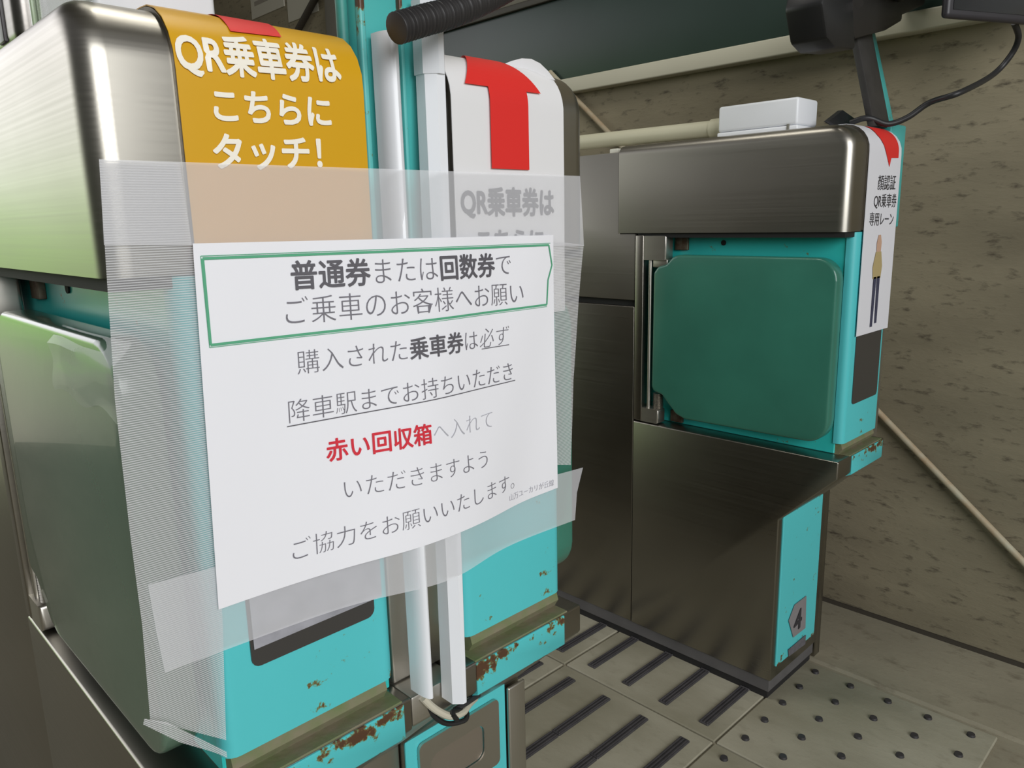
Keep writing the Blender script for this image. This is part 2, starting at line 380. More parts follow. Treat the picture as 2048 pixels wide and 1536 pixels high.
def gate(label, face, s, W=0.170, lid=(0.047, 0.165), flap_m=None, window=True, low=(0.014, 0.153), screws=True, Lr=1.0, dl=0.0, fu=0.0, fp=0.034, ld=None, fx=0.0):
    X = lambda u: face+s*u
    r = thing('ticket_gate', label, 'ticket gate', (X(W/2), Y0+0.35, 0), 'automatic ticket gates')
    hp_ = [(Y0, 0.7505)] + [(Y0+RF-RF*math.cos(math.radians(9*k)), ZT-RF+RF*math.sin(math.radians(9*k))) for k in range(11)] + [(Y0+0.388, ZT), (Y0+0.388, 0.7505)]
    b = bmesh.new(); xs = sorted((X(0), X(W)))
    A = [b.verts.new((xs[0], p[0], p[1])) for p in hp_]; B = [b.verts.new((xs[1], p[0], p[1])) for p in hp_]
    b.faces.new(A[::-1]); b.faces.new(B)
    for k in range(len(hp_)): b.faces.new((A[k], A[(k+1) % len(hp_)], B[(k+1) % len(hp_)], B[k]))
    bmesh.ops.recalc_face_normals(b, faces=b.faces)
    es = [e for e in b.edges if abs(e.verts[0].co.x-e.verts[1].co.x) < 1e-6 and not (e.verts[0].co.z < 0.76 and e.verts[1].co.z < 0.76) and not (e.verts[0].co.y > Y0+0.38 and e.verts[1].co.y > Y0+0.38)]
    bmesh.ops.bevel(b, geom=es, offset=0.015, segments=6, profile=0.5, affect='EDGES', clamp_overlap=True)
    MB().add(b).build('hood', STEEL, r)
    lp = strip(X(lid[0]), X(lid[1]), 0.752, 0.99, 0.0022, 0.004); lp.build('lid_panel', steel('lid_steel', (120, 114, 104), 0.4), r)
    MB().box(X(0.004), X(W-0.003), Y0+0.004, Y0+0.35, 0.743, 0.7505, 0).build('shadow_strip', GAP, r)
    # rear block behind the hood, stainless
    yb = Y0+0.355
    MB().prism([(yb, 0.6375), (Y0+Lr, 0.6375), (Y0+Lr, 0.884), (yb+0.034, 0.884), (yb+0.034, 0.7495), (yb, 0.7495)], 0, X(0.002), X(W-0.002), 0.0016).build('rear_housing', STEEL_L, r)
    MB().box(X(0.002+dl), X(W-0.002), yb, Y0+Lr, 0.036, 0.6265, 0.0016).build('rear_door', STEEL_D, r)
    MB().box(X(0.012), X(W-0.012), yb+0.004, Y0+Lr-0.01, 0.62, 0.645).build('joint', GAP, r)
    # inner panel behind the flap
    ipo = MB().box(X(0.036), X(W-0.002), Y0+0.012, yb-0.003, 0.426, 0.7495, 0.001, 1).build('inner_panel', CORE, r)
    if screws:
        MB().cyl((X(0.0365), Y0+0.207, 0.734), (X(0.0345), Y0+0.207, 0.734), 0.0042, n=16).build('screw_hole', GAP, ipo)
    # upper front sheet
    ld = lid[0] if ld is None else ld
    fpo = MB().box(X(fp), X(W-0.004+fx), Y0, Y0+0.014, 0.4425, 0.7495, 0.0095, 5, lambda a, b: a.y < Y0+0.001 and b.y < Y0+0.001 and abs(a.x-b.x) < 1e-6).build('front_panel', TEAL_F, r)
    if window:
        MB().box(X(0.0565), X(0.150), Y0-0.0012, Y0+0.003, 0.499, 0.604, 0.006, 4, lambda a, b: abs(a.x-b.x) < 1e-6 and abs(a.z-b.z) < 1e-6).build('sensor_window', WINDOW, fpo)
    MB().prism([(Y0+0.004, 0.4435), (Y0+0.001, 0.434), (Y0+0.009, 0.421), (Y0+0.02, 0.420), (Y0+0.02, 0.4435)], 0, X(fp+0.004), X(W-0.012+fx), 0).build('groove', GRIME, r)
    MB().box(X(ld-0.006), X(W-0.006+fx), Y0-0.0092, Y0+0.012, 0.4245, 0.4263, 0.0005, 1).build('ledge_top', GRIME, r)
    # lower stainless body with the undercut
    yl = 0.511
    body = [(Y0-0.010, 0.4255), (Y0-0.010, 0.3990), (yl, 0.3140), (yl, 0.036), (yb-0.002, 0.036), (yb-0.002, 0.4255), (Y0+0.012, 0.4255), ]
    MB().prism(body, 0, X(dl), X(max(W+0.002, low[1]+0.003) if s < 0 else W+0.002), 0.0022, 3).build('lower_housing', STEEL_D, r)
    MB().prism([(Y0-0.0115, 0.4245), (Y0-0.0115, 0.3960), (Y0+0.002, 0.3890), (Y0+0.002, 0.4245)], 0, X(ld), X(W-0.006+fx), 0.0008, 1).build('ledge', TEAL_L, r)
    MB().box(X(low[0]), X(low[1]), yl-0.0025, yl+0.002, 0.0575, 0.318, 0.001, 1).build('lower_front', TEAL_B, r)
    MB().box(X(0.004+dl), X(W-0.004), yl+0.004, Y0+Lr-0.004, 0.014, 0.037).build('kickplate', mat('kick_grey', (96, 94, 94), 0.6, var=0.25, vscale=18), r)
    MB().box(X(0.007+dl), X(W-0.007), yl+0.007, Y0+Lr-0.008, 0.0, 0.015).build('plinth', DARK, r)
    # flap pad
    pts = []
    def arc(cy, cz, rr, a0, a1, k=6):
        for i in range(k+1):
            a = math.radians(a0+(a1-a0)*i/k); pts.append((cy+rr*math.cos(a), cz+rr*math.sin(a)))
    arc(0.478, 0.683, 0.032, 90, 180); arc(0.478, 0.479, 0.032, 180, 270)
    pts += [(0.686, 0.4445), (0.704, 0.451), (0.732, 0.480), (0.750, 0.484), (0.7535, 0.492), (0.7525, 0.686), (0.744, 0.696), (0.728, 0.700), (0.716, 0.712), (0.706, 0.7155)]
    f = MB().prism(pts, 0, X(0.002+fu), X(0.026+fu), 0.0085, 4)
    fo = f.build('flap', flap_m or FLAP, r)
    # hinge frame, brackets, rod, spring
    hf = MB().box(X(0.0), X(0.03), 0.772, 0.7885, 0.428, 0.747, 0.0015).build('hinge_frame', STEEL_D, r)
    h1 = MB().box(X(0.001), X(0.024), 0.728, 0.774, 0.7065, 0.746, 0.004, 3, lambda a, b: a.y < 0.73 and b.y < 0.73); h1.build('hinge_bracket', STEEL_L, hf)
    h2 = MB().box(X(0.001), X(0.024), 0.738, 0.774, 0.4275, 0.452, 0.004, 3, lambda a, b: a.y < 0.74 and b.y < 0.74); h2.build('hinge_bracket', STEEL_L, hf)
    MB().cyl((X(0.006), 0.761, 0.452), (X(0.006), 0.761, 0.706), 0.0028, n=14).build('hinge_rod', STEEL_L, hf)
    MB().box(X(0.03), X(0.036), 0.706, 0.730, 0.722, 0.745, 0.001).build('screw_plate', mat('rusty_plate', (120, 112, 96), 0.6, metal=0.5, var=0.5, vscale=90, col2=(84, 60, 44)), ipo)
    MB().box(X(0.03), X(0.036), 0.708, 0.732, 0.4285, 0.449, 0.001).build('screw_plate', MATS['rusty_plate'], ipo)
    sp_ = MB().tube([(X(0.014), 0.7465, 0.452+i*0.0006) for i in range(46)], 0.0085, 16, lambda i: 0.0080+0.0014*math.sin(i*2*math.pi/4.0))
    sp_.build('spring', STEEL_L, hf)
    MB().box(X(0.006), X(0.02), 0.728, 0.757, 0.694, 0.708, 0.002).build('flap_clip', STEEL_L, fo)
    return r, X

FX = 1.0655
g3, X3 = gate('right-hand ticket gate marked 4 with a smooth green flap and white strip sign', FX, +1)
g1, X1 = gate('left half of the nearest twin gate, wearing the yellow poster', 0.130, +1, flap_m=FLAP_G)
g2, X2 = gate('right half of the nearest twin gate, wearing the white poster with a red arrow', 0.520, -1, W=0.150, lid=(0.033, 0.1505), window=False, low=(0.044, 0.169), dl=0.022, fu=0.006, fp=0.037, ld=0.046, fx=0.009)

# number and notice stickers low on the right gate
Yq = 0.5065
def poly_at(px, Y, th=0.0008):
    q = [U(p, 1, Y) for p in px]; return MB().prism([(v.x, v.z) for v in q], 1, Y, Y+th)
poly_at([(1613, 1192), (1590, 1210), (1578, 1242), (1587, 1275), (1611, 1256)], Yq).build('number_sticker', mat('sticker_grey', (136, 132, 134), 0.5, var=0.15), g3)
def plane_place(p0, p1, n, Y, asp=1.0, shear=0.0, dx=0.0, dy=0.0):
    a = U(p0, 1, Y); b = U(p1, 1, Y); em = (b.x-a.x)/n
    return lambda x, y: (a.x+(x+shear*y+dx)*em, Y, a.z+(b.z-a.z)*(x/n)+(y+dy)*em*asp)
lettering('number_lettering', '4', 0.02, plane_place((1587, 1268), (1606, 1248), 0.58, Yq-0.0006, 0.85, dy=0.0), INKD, g3)
poly_at([(1577, 1300), (1612, 1270), (1611, 1288), (1578, 1313)], Yq).build('code_sticker', mat('sticker_dark', (104, 102, 108), 0.5, var=0.3, vscale=150), g3)

# ------------------------------------------------------------------ posts beside the gates
p1 = thing('gate_post', 'turquoise channel post between the yellow poster and the red arrow poster', 'post', (0.332, 0.48, 0))
MB().box(0.3100, 0.3585, 0.457, 0.472, 0.60, 1.75, 0.002).build('post_face', teal('turquoise_post', ((0.93, 0.05, 0.06),), 0.0, col=(74, 176, 172)), p1)
MB().box(0.3025, 0.3095, 0.464, 0.472, 0.60, 1.75, 0.003).build('post_flange', mat('post_flange_teal', (66, 150, 142), 0.5, var=0.3, vscale=30), p1)
MB().box(0.3095, 0.3140, 0.452, 0.458, 0.60, 1.75, 0.0015).build('post_lip', teal('turquoise_rusty_lip', ((0.93, 0.06, 0.30),), 0.04, col=(96, 186, 182)), p1)
MB().box(0.3425, 0.3455, 0.453, 0.458, 0.60, 1.75, 0.001).build('post_lip', MATS['turquoise_rusty_lip'], p1)
MB().box(0.3025, 0.3575, 0.450, 0.52, 0.425, 0.60, 0.002).build('post_sleeve', STEEL_L, p1)
MB().prism([(Y0-0.008, 0.4235), (Y0-0.008, 0.3990), (0.513, 0.3150), (0.513, 0.0), (0.70, 0.0), (0.70, 0.4235)], 0, 0.3030, 0.3470, 0.002).build('post_foot', STEEL_L, p1)

p3 = thing('gate_post', 'turquoise post with a backward leaning top behind the right-hand gate', 'post', (1.27, 0.48, 0))
MB().box(1.240, 1.300, 0.452, 0.50, 0.752, 0.905, 0.003).build('post_face', MATS['turquoise_post'], p3)
MB().prism([(0.468, 0.90), (0.480, 0.90), (0.542, 1.12), (0.530, 1.12)], 0, 1.2560, 1.302, 0.002).build('post_arm', MATS['turquoise_post'], p3)
MB().prism([(0.458, 0.8985), (0.468, 0.8985), (0.527, 1.12), (0.517, 1.12)], 0, 1.190, 1.2525, 0.001).build('post_strap', mat('strap_black', (58, 56, 54), 0.55, var=0.25, vscale=40), p3)
MB().box(1.238, 1.268, 0.448, 0.50, 0.395, 0.752, 0.002).build('post_sleeve', STEEL_L, p3)
MB().prism([(0.448, 0.395), (0.515, 0.315), (0.515, 0.0), (0.56, 0.0), (0.56, 0.395)], 0, 1.2395, 1.262, 0.002).build('post_foot', STEEL_D, p3)

# ------------------------------------------------------------------ stainless pull panel low on the twin gate
pp = thing('pull_panel', 'small stainless pull panel with a rounded finger recess under the white conduits', 'access panel', (0.42, 0.505, 0.2))
yp = 0.5045
q = [U(p, 1, yp) for p in ((838, 1487), (997, 1392))]
xa, xb, zb = q[0].x, q[1].x, 0.3085
def rr_pts(x0, x1, z0, z1, r, k=5):
    o = []
    for cx, cz, a in ((x1-r, z1-r, 0), (x0+r, z1-r, 90), (x0+r, z0+r, 180), (x1-r, z0+r, 270)):
        for i in range(k+1):
            t = math.radians(a+90*i/k); o.append((cx+r*math.cos(t), cz+r*math.sin(t)))
    return o
def ring_prism(mb, outer, inner, y0, y1):
    b = bmesh.new(); n = len(outer)
    for (yy, flip) in ((y0, 0), (y1, 1)):
        O = [b.verts.new((p[0], yy, p[1])) for p in outer]; I = [b.verts.new((p[0], yy, p[1])) for p in inner]
        for i in range(n):
            j = (i+1) % n; b.faces.new((O[i], O[j], I[j], I[i]))
        if flip == 0: O0, I0 = O, I
    for i in range(n):
        j = (i+1) % n; b.faces.new((O0[i], O[i], O[j], O0[j])); b.faces.new((I0[i], I0[j], I[j], I[i]))
    bmesh.ops.recalc_face_normals(b, faces=b.faces); return mb.add(b)
rec_o = rr_pts(xa+0.012, xb-0.020, 0.252, 0.291, 0.010)
ring_prism(MB(), rr_pts(xa, xb, 0.235, zb, 0.006), rec_o, yp, yp+0.003).build('plate', STEEL_L, pp)
MB().prism(rr_pts(xa+0.013, xb-0.021, 0.253, 0.290, 0.009), 1, yp+0.0022, yp+0.004).build('finger_recess', steel('recess_steel', (188, 178, 168), 0.45), pp)
MB().box(0.4765, 0.5005, 0.5040, 0.5085, 0.02, 0.312, 0.002).build('side_stile', STEEL_L, pp)

# ------------------------------------------------------------------ posters on the hoods
def hit(p, off):
    """x and strip height s where pixel p meets the wrapped strip surface"""
    best = None; prev = None; s = 0.40
    while s < 0.97:
        y, z = lid_prof(s, off); q = U(p, 1, y); e = q.z-z
        if prev is not None and prev[1]*e <= 0:
            t = prev[1]/(prev[1]-e); return (prev[2]+(q.x-prev[2])*t, prev[0]+(s-prev[0])*t)
        prev = (s, e, q.x); s += 0.001
    return (q.x, s)
def on_strip(p0, p1, n, off, asp=1.0, dy=0.0, dx=0.0, shear=0.0):
    a = hit(p0, off); b = hit(p1, off); em = (b[0]-a[0])/n
    def f(x, y):
        s = a[1]+(b[1]-a[1])*(x/n)+(y+dy)*em*asp; yy, zz = lid_prof(s, off); return (a[0]+(x+dx+shear*y)*em, yy, zz)
    return f
def sliced(poly, off, th=0.0005, n=36):
    """polygon in (x,s) laid on the strip surface, cut into thin horizontal slices so it bends with it"""
    ss = [p[1] for p in poly]; lo, hi = min(ss), max(ss); b = bmesh.new()
    levels = sorted(set([lo+(hi-lo)*i/n for i in range(n+1)] + [p[1] for p in poly]))
    def span(s):
        xs = []
        for i in range(len(poly)):
            (xa_, sa), (xb_, sb_) = poly[i], poly[(i+1) % len(poly)]
            if (sa-s)*(sb_-s) < 0: xs.append(xa_+(xb_-xa_)*(s-sa)/(sb_-sa))
        return (min(xs), max(xs)) if len(xs) > 1 else None
    for a, c in zip(levels, levels[1:]):
        if c-a < 1e-7: continue
        A = span(a+(c-a)*1e-3); Cc = span(c-(c-a)*1e-3)
        if not A or not Cc: continue
        V = [b.verts.new((x, *lid_prof(s, off))) for x, s in ((A[0], a), (A[1], a), (Cc[1], c), (Cc[0], c))]
        b.faces.new(V)
    bmesh.ops.recalc_face_normals(b, faces=b.faces)
    return MB().add(b)

yl_ = 0
yp_root = thing('poster', 'yellow poster with white lettering wrapped over the left gate hood', 'poster', (0.237, Y0, 0.7))
strip(0.1775, 0.2955, 0.568, 0.955, 0.0034, 0.0006).build('sheet', YELLOW, yp_root)
O1 = 0.0040
for txt, a, b_, n_, asp in (('QR乗車券は', (355, 141), (684, 166), 5.40, 1.22), ('こちらに', (419, 241), (668, 254), 4.0, 1.0)):
    lettering('lettering', txt, 0.03, on_strip(a, b_, n_, O1, asp, 0.06), WPRINT, yp_root)
lettering('lettering', 'タッチ！', 0.028, on_strip((424, 336), (690, 336), 4.1, O1, 1.0, 0.05), WPRINT, yp_root)
a = hit((461, 62), O1); b_ = hit((563, 74), O1)
sliced([(a[0], a[1]), (b_[0], b_[1]), (b_[0]+0.001, 0.945), (a[0]-0.001, 0.945)], O1).build('red_arrow', RED, yp_root)

wp_root = thing('poster', 'white poster with a big red up arrow wrapped over the right half hood', 'poster', (0.427, Y0, 0.7))
strip(0.3685, 0.4865, 0.70, 0.925, 0.0034, 0.0006, wob=0.0006).build('sheet', PAPER_W, wp_root)
pa = [hit(p, O1+0.0002) for p in ((982, 337), (1057, 339), (1047, 185), (1080, 189))]
pb = [hit(p, O1+0.0002) for p in ((928, 167), (969, 172))]
tip = ((pa[3][0]+pb[0][0])/2, 0.925)
hs = (pa[3][1]+pb[0][1])/2; sh = pa[0][1]
sliced([(pa[0][0], sh), (pa[1][0], sh), (pa[1][0], hs), (pa[3][0], hs), (tip[0]+0.004, tip[1]-0.004), (tip[0]-0.004, tip[1]-0.004), (pb[0][0], hs), (pa[0][0], hs)], O1+0.0012).build('red_arrow', RED, wp_root)
lettering('lettering', 'QR乗車券は', 0.03, on_strip((922, 430), (1108, 430), 5.4, O1, 1.22, 0.06), INKB, wp_root)
lettering('lettering', 'こちらに', 0.03, on_strip((950, 505), (1090, 500), 4.0, O1, 1.0, 0.05), INKB, wp_root)
# lifted corner of the sheet
c0 = Vector((0.4869, *lid_prof(0.885, 0.0044))); c1 = Vector((0.455, *lid_prof(0.915, 0.0044)))
MB().grid(lambda u, v: tuple((c1+(c0-c1)*u)+Vector((0.0, -0.004, 0.010))*v*math.sin(u*3.14)), 6, 2, 0.0004).build('lifted_corner', PAPER_W, wp_root)

sp_root = thing('poster', 'narrow white strip sign with a standing figure on the right-hand gate', 'poster', (1.175, Y0, 0.7))
strip(1.1145, 1.2330, 0.6015, 0.955, 0.0034, 0.0006).build('sheet', mat('strip_white', (226, 226, 232), 0.4), sp_root)
ap = [hit(p, O1) for p in ((1753, 268), (1779, 334), (1783, 316), (1797, 316), (1791, 276))]
sliced([(ap[0][0], ap[0][1]+0.02), ap[0], ap[1], ap[2], ap[3], (ap[3][0], ap[0][1]+0.02)], O1).build('red_arrow', RED, sp_root)
for txt, a, b_, n_, asp in (('顔認証', (1755, 380), (1791, 379), 3.0, 1.0), ('QR乗車券', (1747, 415), (1792, 414), 4.4, 1.1), ('専用レーン', (1738, 451), (1787, 450), 5.0, 1.1)):
    lettering('lettering', txt, 0.0, on_strip(a, b_, n_, O1, asp, 0.06), INKD, sp_root)
# plain standing figure printed on the strip (flat print)
fc = hit((1753, 560), O1)[0]
def flat_shape(pts, m, name):
    V = sliced([(fc+x, s) for x, s in pts], O1+0.0001, n=10); V.build(name, m, sp_root)
FZ0 = hit((1748, 652), O1)[1]; FH = hit((1757, 470), O1)[1]-FZ0
def fz(t): return FZ0+FH*t
flat_shape([(-0.012, fz(0.0)), (-0.004, fz(0.0)), (-0.001, fz(0.55)), (-0.012, fz(0.55))], mat('print_trousers', (60, 62, 84), 0.6), 'printed_leg')
flat_shape([(0.004, fz(0.03)), (0.012, fz(0.03)), (0.012, fz(0.55)), (0.001, fz(0.55))], MATS['print_trousers'], 'printed_leg')
flat_shape([(-0.015, fz(0.53)), (0.014, fz(0.53)), (0.017, fz(0.66)), (0.010, fz(0.82)), (-0.010, fz(0.82)), (-0.018, fz(0.66))], mat('print_jacket', (176, 158, 112), 0.6), 'printed_jacket')
flat_shape([(-0.008, fz(0.82)), (0.008, fz(0.82)), (0.009, fz(0.92)), (0.004, fz(1.0)), (-0.004, fz(1.0)), (-0.009, fz(0.92))], mat('print_face', (196, 160, 136), 0.6), 'printed_head')

# ------------------------------------------------------------------ conduits, hose, cables
c1r = thing('conduit', 'round-faced white conduit running down beside the yellow poster', 'conduit', (0.318, 0.43, 0.41))
def halfround(x0, x1, y0, y1, k=10):
    cx = (x0+x1)/2; rx = (x1-x0)/2; return [(x0, y1)] + [(cx-rx*math.cos(math.pi*i/k), y0+(y1-y0)*0.62-(y1-y0)*0.62*math.sin(math.pi*i/k)) for i in range(k+1)] + [(x1, y1)]
def loft(mb, A, B, za, zb_, cap=True):
    b = bmesh.new(); VA = [b.verts.new((p[0], p[1], za)) for p in A]; VB = [b.verts.new((p[0], p[1], zb_)) for p in B]
    for i in range(len(A)):
        j = (i+1) % len(A); b.faces.new((VA[i], VA[j], VB[j], VB[i]))
    b.faces.new(VA); b.faces.new(VB[::-1]); bmesh.ops.recalc_face_normals(b, faces=b.faces); return mb.add(b)
def xe(p, Y): return U(p, 1, Y).x
loft(MB(), halfround(xe((830, 1400), 0.422), xe((866, 1390), 0.410), 0.4055, 0.4265), halfround(xe((748, 62), 0.448), xe((800, 62), 0.438), 0.4350, 0.4520), U((848, 1402), 1, 0.408).z, 0.899).build('duct', WHITE, c1r)
c2r = thing('conduit', 'square white conduit with a thicker sleeve beside the red arrow poster', 'conduit', (0.355, 0.43, 0.39))
def oct_(x0, x1, y0, y1, c): return [(x0, y1), (x0, y0+c), (x0+c, y0), (x1-c*0.3, y0), (x1, y0+c*0.3), (x1, y1)]
xl, xr = xe((826, 100), 0.4520), xe((890, 100), 0.4355)
yfc = 0.4340
loft(MB(), oct_(xe((884, 1400), 0.4265), xe((934, 1400), 0.4090), 0.4075, 0.4265, 0.0060), oct_(xe((833, 180), 0.4520), xe((893, 180), 0.4375), 0.4365, 0.4520, 0.0060), U((912, 1414), 1, 0.409).z, 0.885).build('duct', WHITE, c2r)
loft(MB(), oct_(xl, xr, yfc, 0.4520, 0.0080), oct_(xl, xr, yfc, 0.4520, 0.0080), 0.8765, 0.925).build('sleeve', mat('white_plastic_sleeve', (226, 228, 232), 0.35), c2r)
# corrugated hose
hp = [U(p, 1, y) for p, y in (((792, 57), 0.402), ((850, 40), 0.403), ((900, 26), 0.405), ((960, 2), 0.408), ((1040, -40), 0.415), ((1110, -90), 0.425))]
hs_ = spline(hp, 30)
cl = [0]
for a, b_ in zip(hs_, hs_[1:]): cl.append(cl[-1]+(b_-a).length)
fine = []; N = 420
for i in range(N+1):
    d = cl[-1]*i/N; k = max(j for j in range(len(cl)) if cl[j] <= d+1e-12); k = min(k, len(cl)-2)
    t = (d-cl[k])/(cl[k+1]-cl[k]); fine.append(hs_[k]+(hs_[k+1]-hs_[k])*t)
hose = MB().tube(fine, 0.0085, 20, lambda i: 0.0086+0.0009*math.sin(i*2*math.pi*cl[-1]/N/0.0030))
tag(hose.build('hose', mat('hose_black', (46, 44, 44), 0.5)), 'black corrugated hose crossing above the white conduits', 'hose')
# loop of cables below the conduits
cb = spline([U(p, 1, y) for p, y in (((846, 1396), 0.426), ((870, 1418), 0.424), ((900, 1432), 0.422), ((925, 1425), 0.424), ((938, 1408), 0.43), ((950, 1396), 0.438))], 6)
tag(MB().tube(cb, 0.0030, 10).build('cable', mat('cable_cream', (196, 190, 172), 0.5)), 'cream cable looping out below the two white conduits', 'cable')
cb = spline([U(p, 1, y) for p, y in (((850, 1402), 0.430), ((868, 1432), 0.428), ((893, 1447), 0.426), ((920, 1444), 0.424), ((933, 1436), 0.424), ((930, 1420), 0.428), ((905, 1424), 0.420), ((914, 1440), 0.420))], 6)
tag(MB().tube(cb, 0.0021, 10).build('cable', BLACK), 'thin black cable knotted under the cream cable loop', 'cable')
cb = [U(p, 1, y) for p, y in (((909, 1420), 0.426), ((930, 1408), 0.426), ((957, 1390), 0.434))]
tag(MB().tube(cb, 0.0022, 10).build('cable', mat('cable_grey', (44, 44, 46), 0.5)), 'short black plug cable across the end of the square conduit', 'cable')

# ------------------------------------------------------------------ notice, tape
def bump(x, c=0.340, w_=0.075): return math.exp(-((x-c)/w_)**2)
def amp(z): return max(0.0012, 0.0150-(z-0.55)*0.0615)
YT = lambda x, z: 0.4300-(amp(z)+0.0012)*bump(x, 0.330, 0.055)          # tape over the conduits
YP = lambda x, z: 0.4286-(amp(z)+0.0012)*bump(x, 0.330, 0.080)          # paper over the tape
def US(p, fn):
    x = 0.3; z = 0.65
    for _ in range(25): v = U(p, 1, fn(x, z)); x = v.x; z = v.z
    return v
def sheet_from_px(rows, fn, m, name, parent, off=0.0, thick=0.0, nu=40, nv=None, wave=0.0):
    """rows: list of (left px, right px) from top to bottom; a sheet hung on surface fn"""
    R = [(US(a, fn), US(b, fn)) for a, b in rows]; nv = nv or 6*(len(rows)-1)
    def P(u, v):
        k = min(int(v*(len(R)-1)), len(R)-2); t = v*(len(R)-1)-k
        L = R[k][0].lerp(R[k+1][0], t); Q = R[k][1].lerp(R[k+1][1], t); x = L.x+(Q.x-L.x)*u; z = L.z+(Q.z-L.z)*u
        return (x, fn(x, z)-off-wave*math.sin(x*60+z*25), z)
    return MB().grid(P, nu, nv, thick).build(name, m, parent)

t1 = sheet_from_px([((198, 318), (1160, 352)), ((203, 400), (1164, 420)), ((208, 490), (1168, 492))], YT, MILKY, 'milky_tape', None, 0.0)
tag(t1, 'milky translucent tape band across the top of the white notice', 'tape')
t2 = sheet_from_px([((296, 1170), (1166, 935)), ((312, 1260), (1154, 985)), ((330, 1345), (1150, 1040))], YT, MILKY, 'milky_tape', None, 0.0)
tag(t2, 'milky translucent tape band along the bottom of the white notice', 'tape')
t3 = sheet_from_px([((198, 319), (360, 326)), ((212, 540), (392, 540)), ((230, 800), (416, 800)), ((262, 1080), (432, 1080)), ((284, 1250), (446, 1240)), ((300, 1440), (452, 1480))], lambda x, z: 0.4312, RIBBED, 'ribbed_tape', None, 0.0, wave=0.0004, nu=24)
tag(t3, 'wide ribbed translucent tape hanging down the left corner of the gate', 'tape')
t4 = sheet_from_px([((1098, 480), (1168, 490)), ((1106, 600), (1158, 600)), ((1110, 760), (1146, 760)), ((1110, 930), (1142, 930))], lambda x, z: 0.4302, RIBBED, 'ribbed_tape', None, 0.0, wave=0.0005, nu=10)
tag(t4, 'ribbed translucent tape strip down the right edge of the notice', 'tape')
# crumpled lower end of the left tape
t5 = sheet_from_px([((286, 1434), (330, 1440)), ((284, 1446), (395, 1472)), ((355, 1480), (450, 1500)), ((425, 1500), (451, 1512))], lambda x, z: 0.4270, RIBBED, 'crumpled_tape', None, 0.0, wave=0.003, nu=18)
tag(t5, 'crumpled curled tape end at the bottom of the ribbed tape', 'tape')
t6 = MB().grid(lambda u, v: (0.1285-0.002*math.sin(v*9+u*4)*0.6 + (0.010 if v < 0.25 else 0)*(1-v*4), 0.560-0.125*u, 0.716-0.042*v+0.003*math.sin(u*11)*v), 16, 8, 0.0).build('clear_tape', CLEAR)
tag(t6, 'glossy clear tape stuck over the top edge of the left flap', 'tape')

nr = thing('notice', 'large white taped notice with a green box and a red line of lettering', 'notice', (0.325, 0.42, 0.65))
TL, TR, BL, BR = (US(p, YP) for p in ((385, 487), (1106, 470), (437, 1219), (1114, 975)))
def paper(u, v, off=0.0):
    L = TL.lerp(BL, v); R_ = TR.lerp(BR, v); x = L.x+(R_.x-L.x)*u; z = L.z+(R_.z-L.z)*u
    return (x, YP(x, z)-off-0.0006*math.sin(u*22+v*5)*u, z)
MB().grid(lambda u, v: paper(u, v), 60, 40, 0.0003).build('sheet', PAPER, nr)
def uv(p):
    """paper coordinates of a pixel"""
    q = US(p, YP); u = v = 0.5
    for _ in range(12):
        L = TL.lerp(BL, v); R_ = TR.lerp(BR, v); u = (q.x-L.x)/(R_.x-L.x)
        T = TL.lerp(TR, u); B = BL.lerp(BR, u); v = (q.z-T.z)/(B.z-T.z)
    return u, v
PW, PH = (TR-TL).length, (TL-BL).length
def line(segs, p0, p1, asp=1.0, dy=0.08):
    """segs: (text, weight, material, shear); the whole line runs from pixel p0 to p1 along its foot"""
    a = uv(p0); b = uv(p1); tot = sum(len(s[0]) for s in segs); em = (b[0]-a[0])/tot; k = 0
    for s_, wt, m_, sh_ in segs:
        def pl(x, y, k=k, sh_=sh_):
            xx = x+k+sh_*y; return paper(a[0]+xx*em, a[1]+(b[1]-a[1])*xx/tot-(y+dy)*em*PW/PH*asp, 0.0009)
        lettering('lettering', s_, wt, pl, m_, nr); k += len(s_)
TH, BO = -0.012, 0.018
line([('普通券', BO, INKB, 0), ('または', TH, INK, 0), ('回数券', BO, INKB, 0), ('で', TH, INK, 0)], (580, 580), (1024, 550), 1.0)
line([('ご乗車のお客様へお願い', TH, INK, 0)], (562, 652), (1048, 606))
line([('購入された', TH, INK, 0), ('乗車券', BO*0.8, INKB, 0), ('は', TH, INK, 0), ('必ず', TH-0.004, INK, 0.18)], (592, 750), (1016, 688))
line([('降車駅までお持ちいただき', TH, INK, 0)], (573, 848), (1028, 758))
line([('赤い回収箱', BO, REDT, 0), ('へ入れて', TH-0.006, INKL, 0)], (651, 924), (988, 854))  # glare over the last words is put into their paler ink
line([('いただきますよう', TH-0.004, INK, 0)], (682, 1001), (980, 932))
line([('ご協力をお願いいたします。', TH-0.003, INK, 0)], (577, 1125), (1044, 969))
line([('山万ユーカリが丘線', -0.006, INKL, 0)], (1017, 1003), (1106, 970))
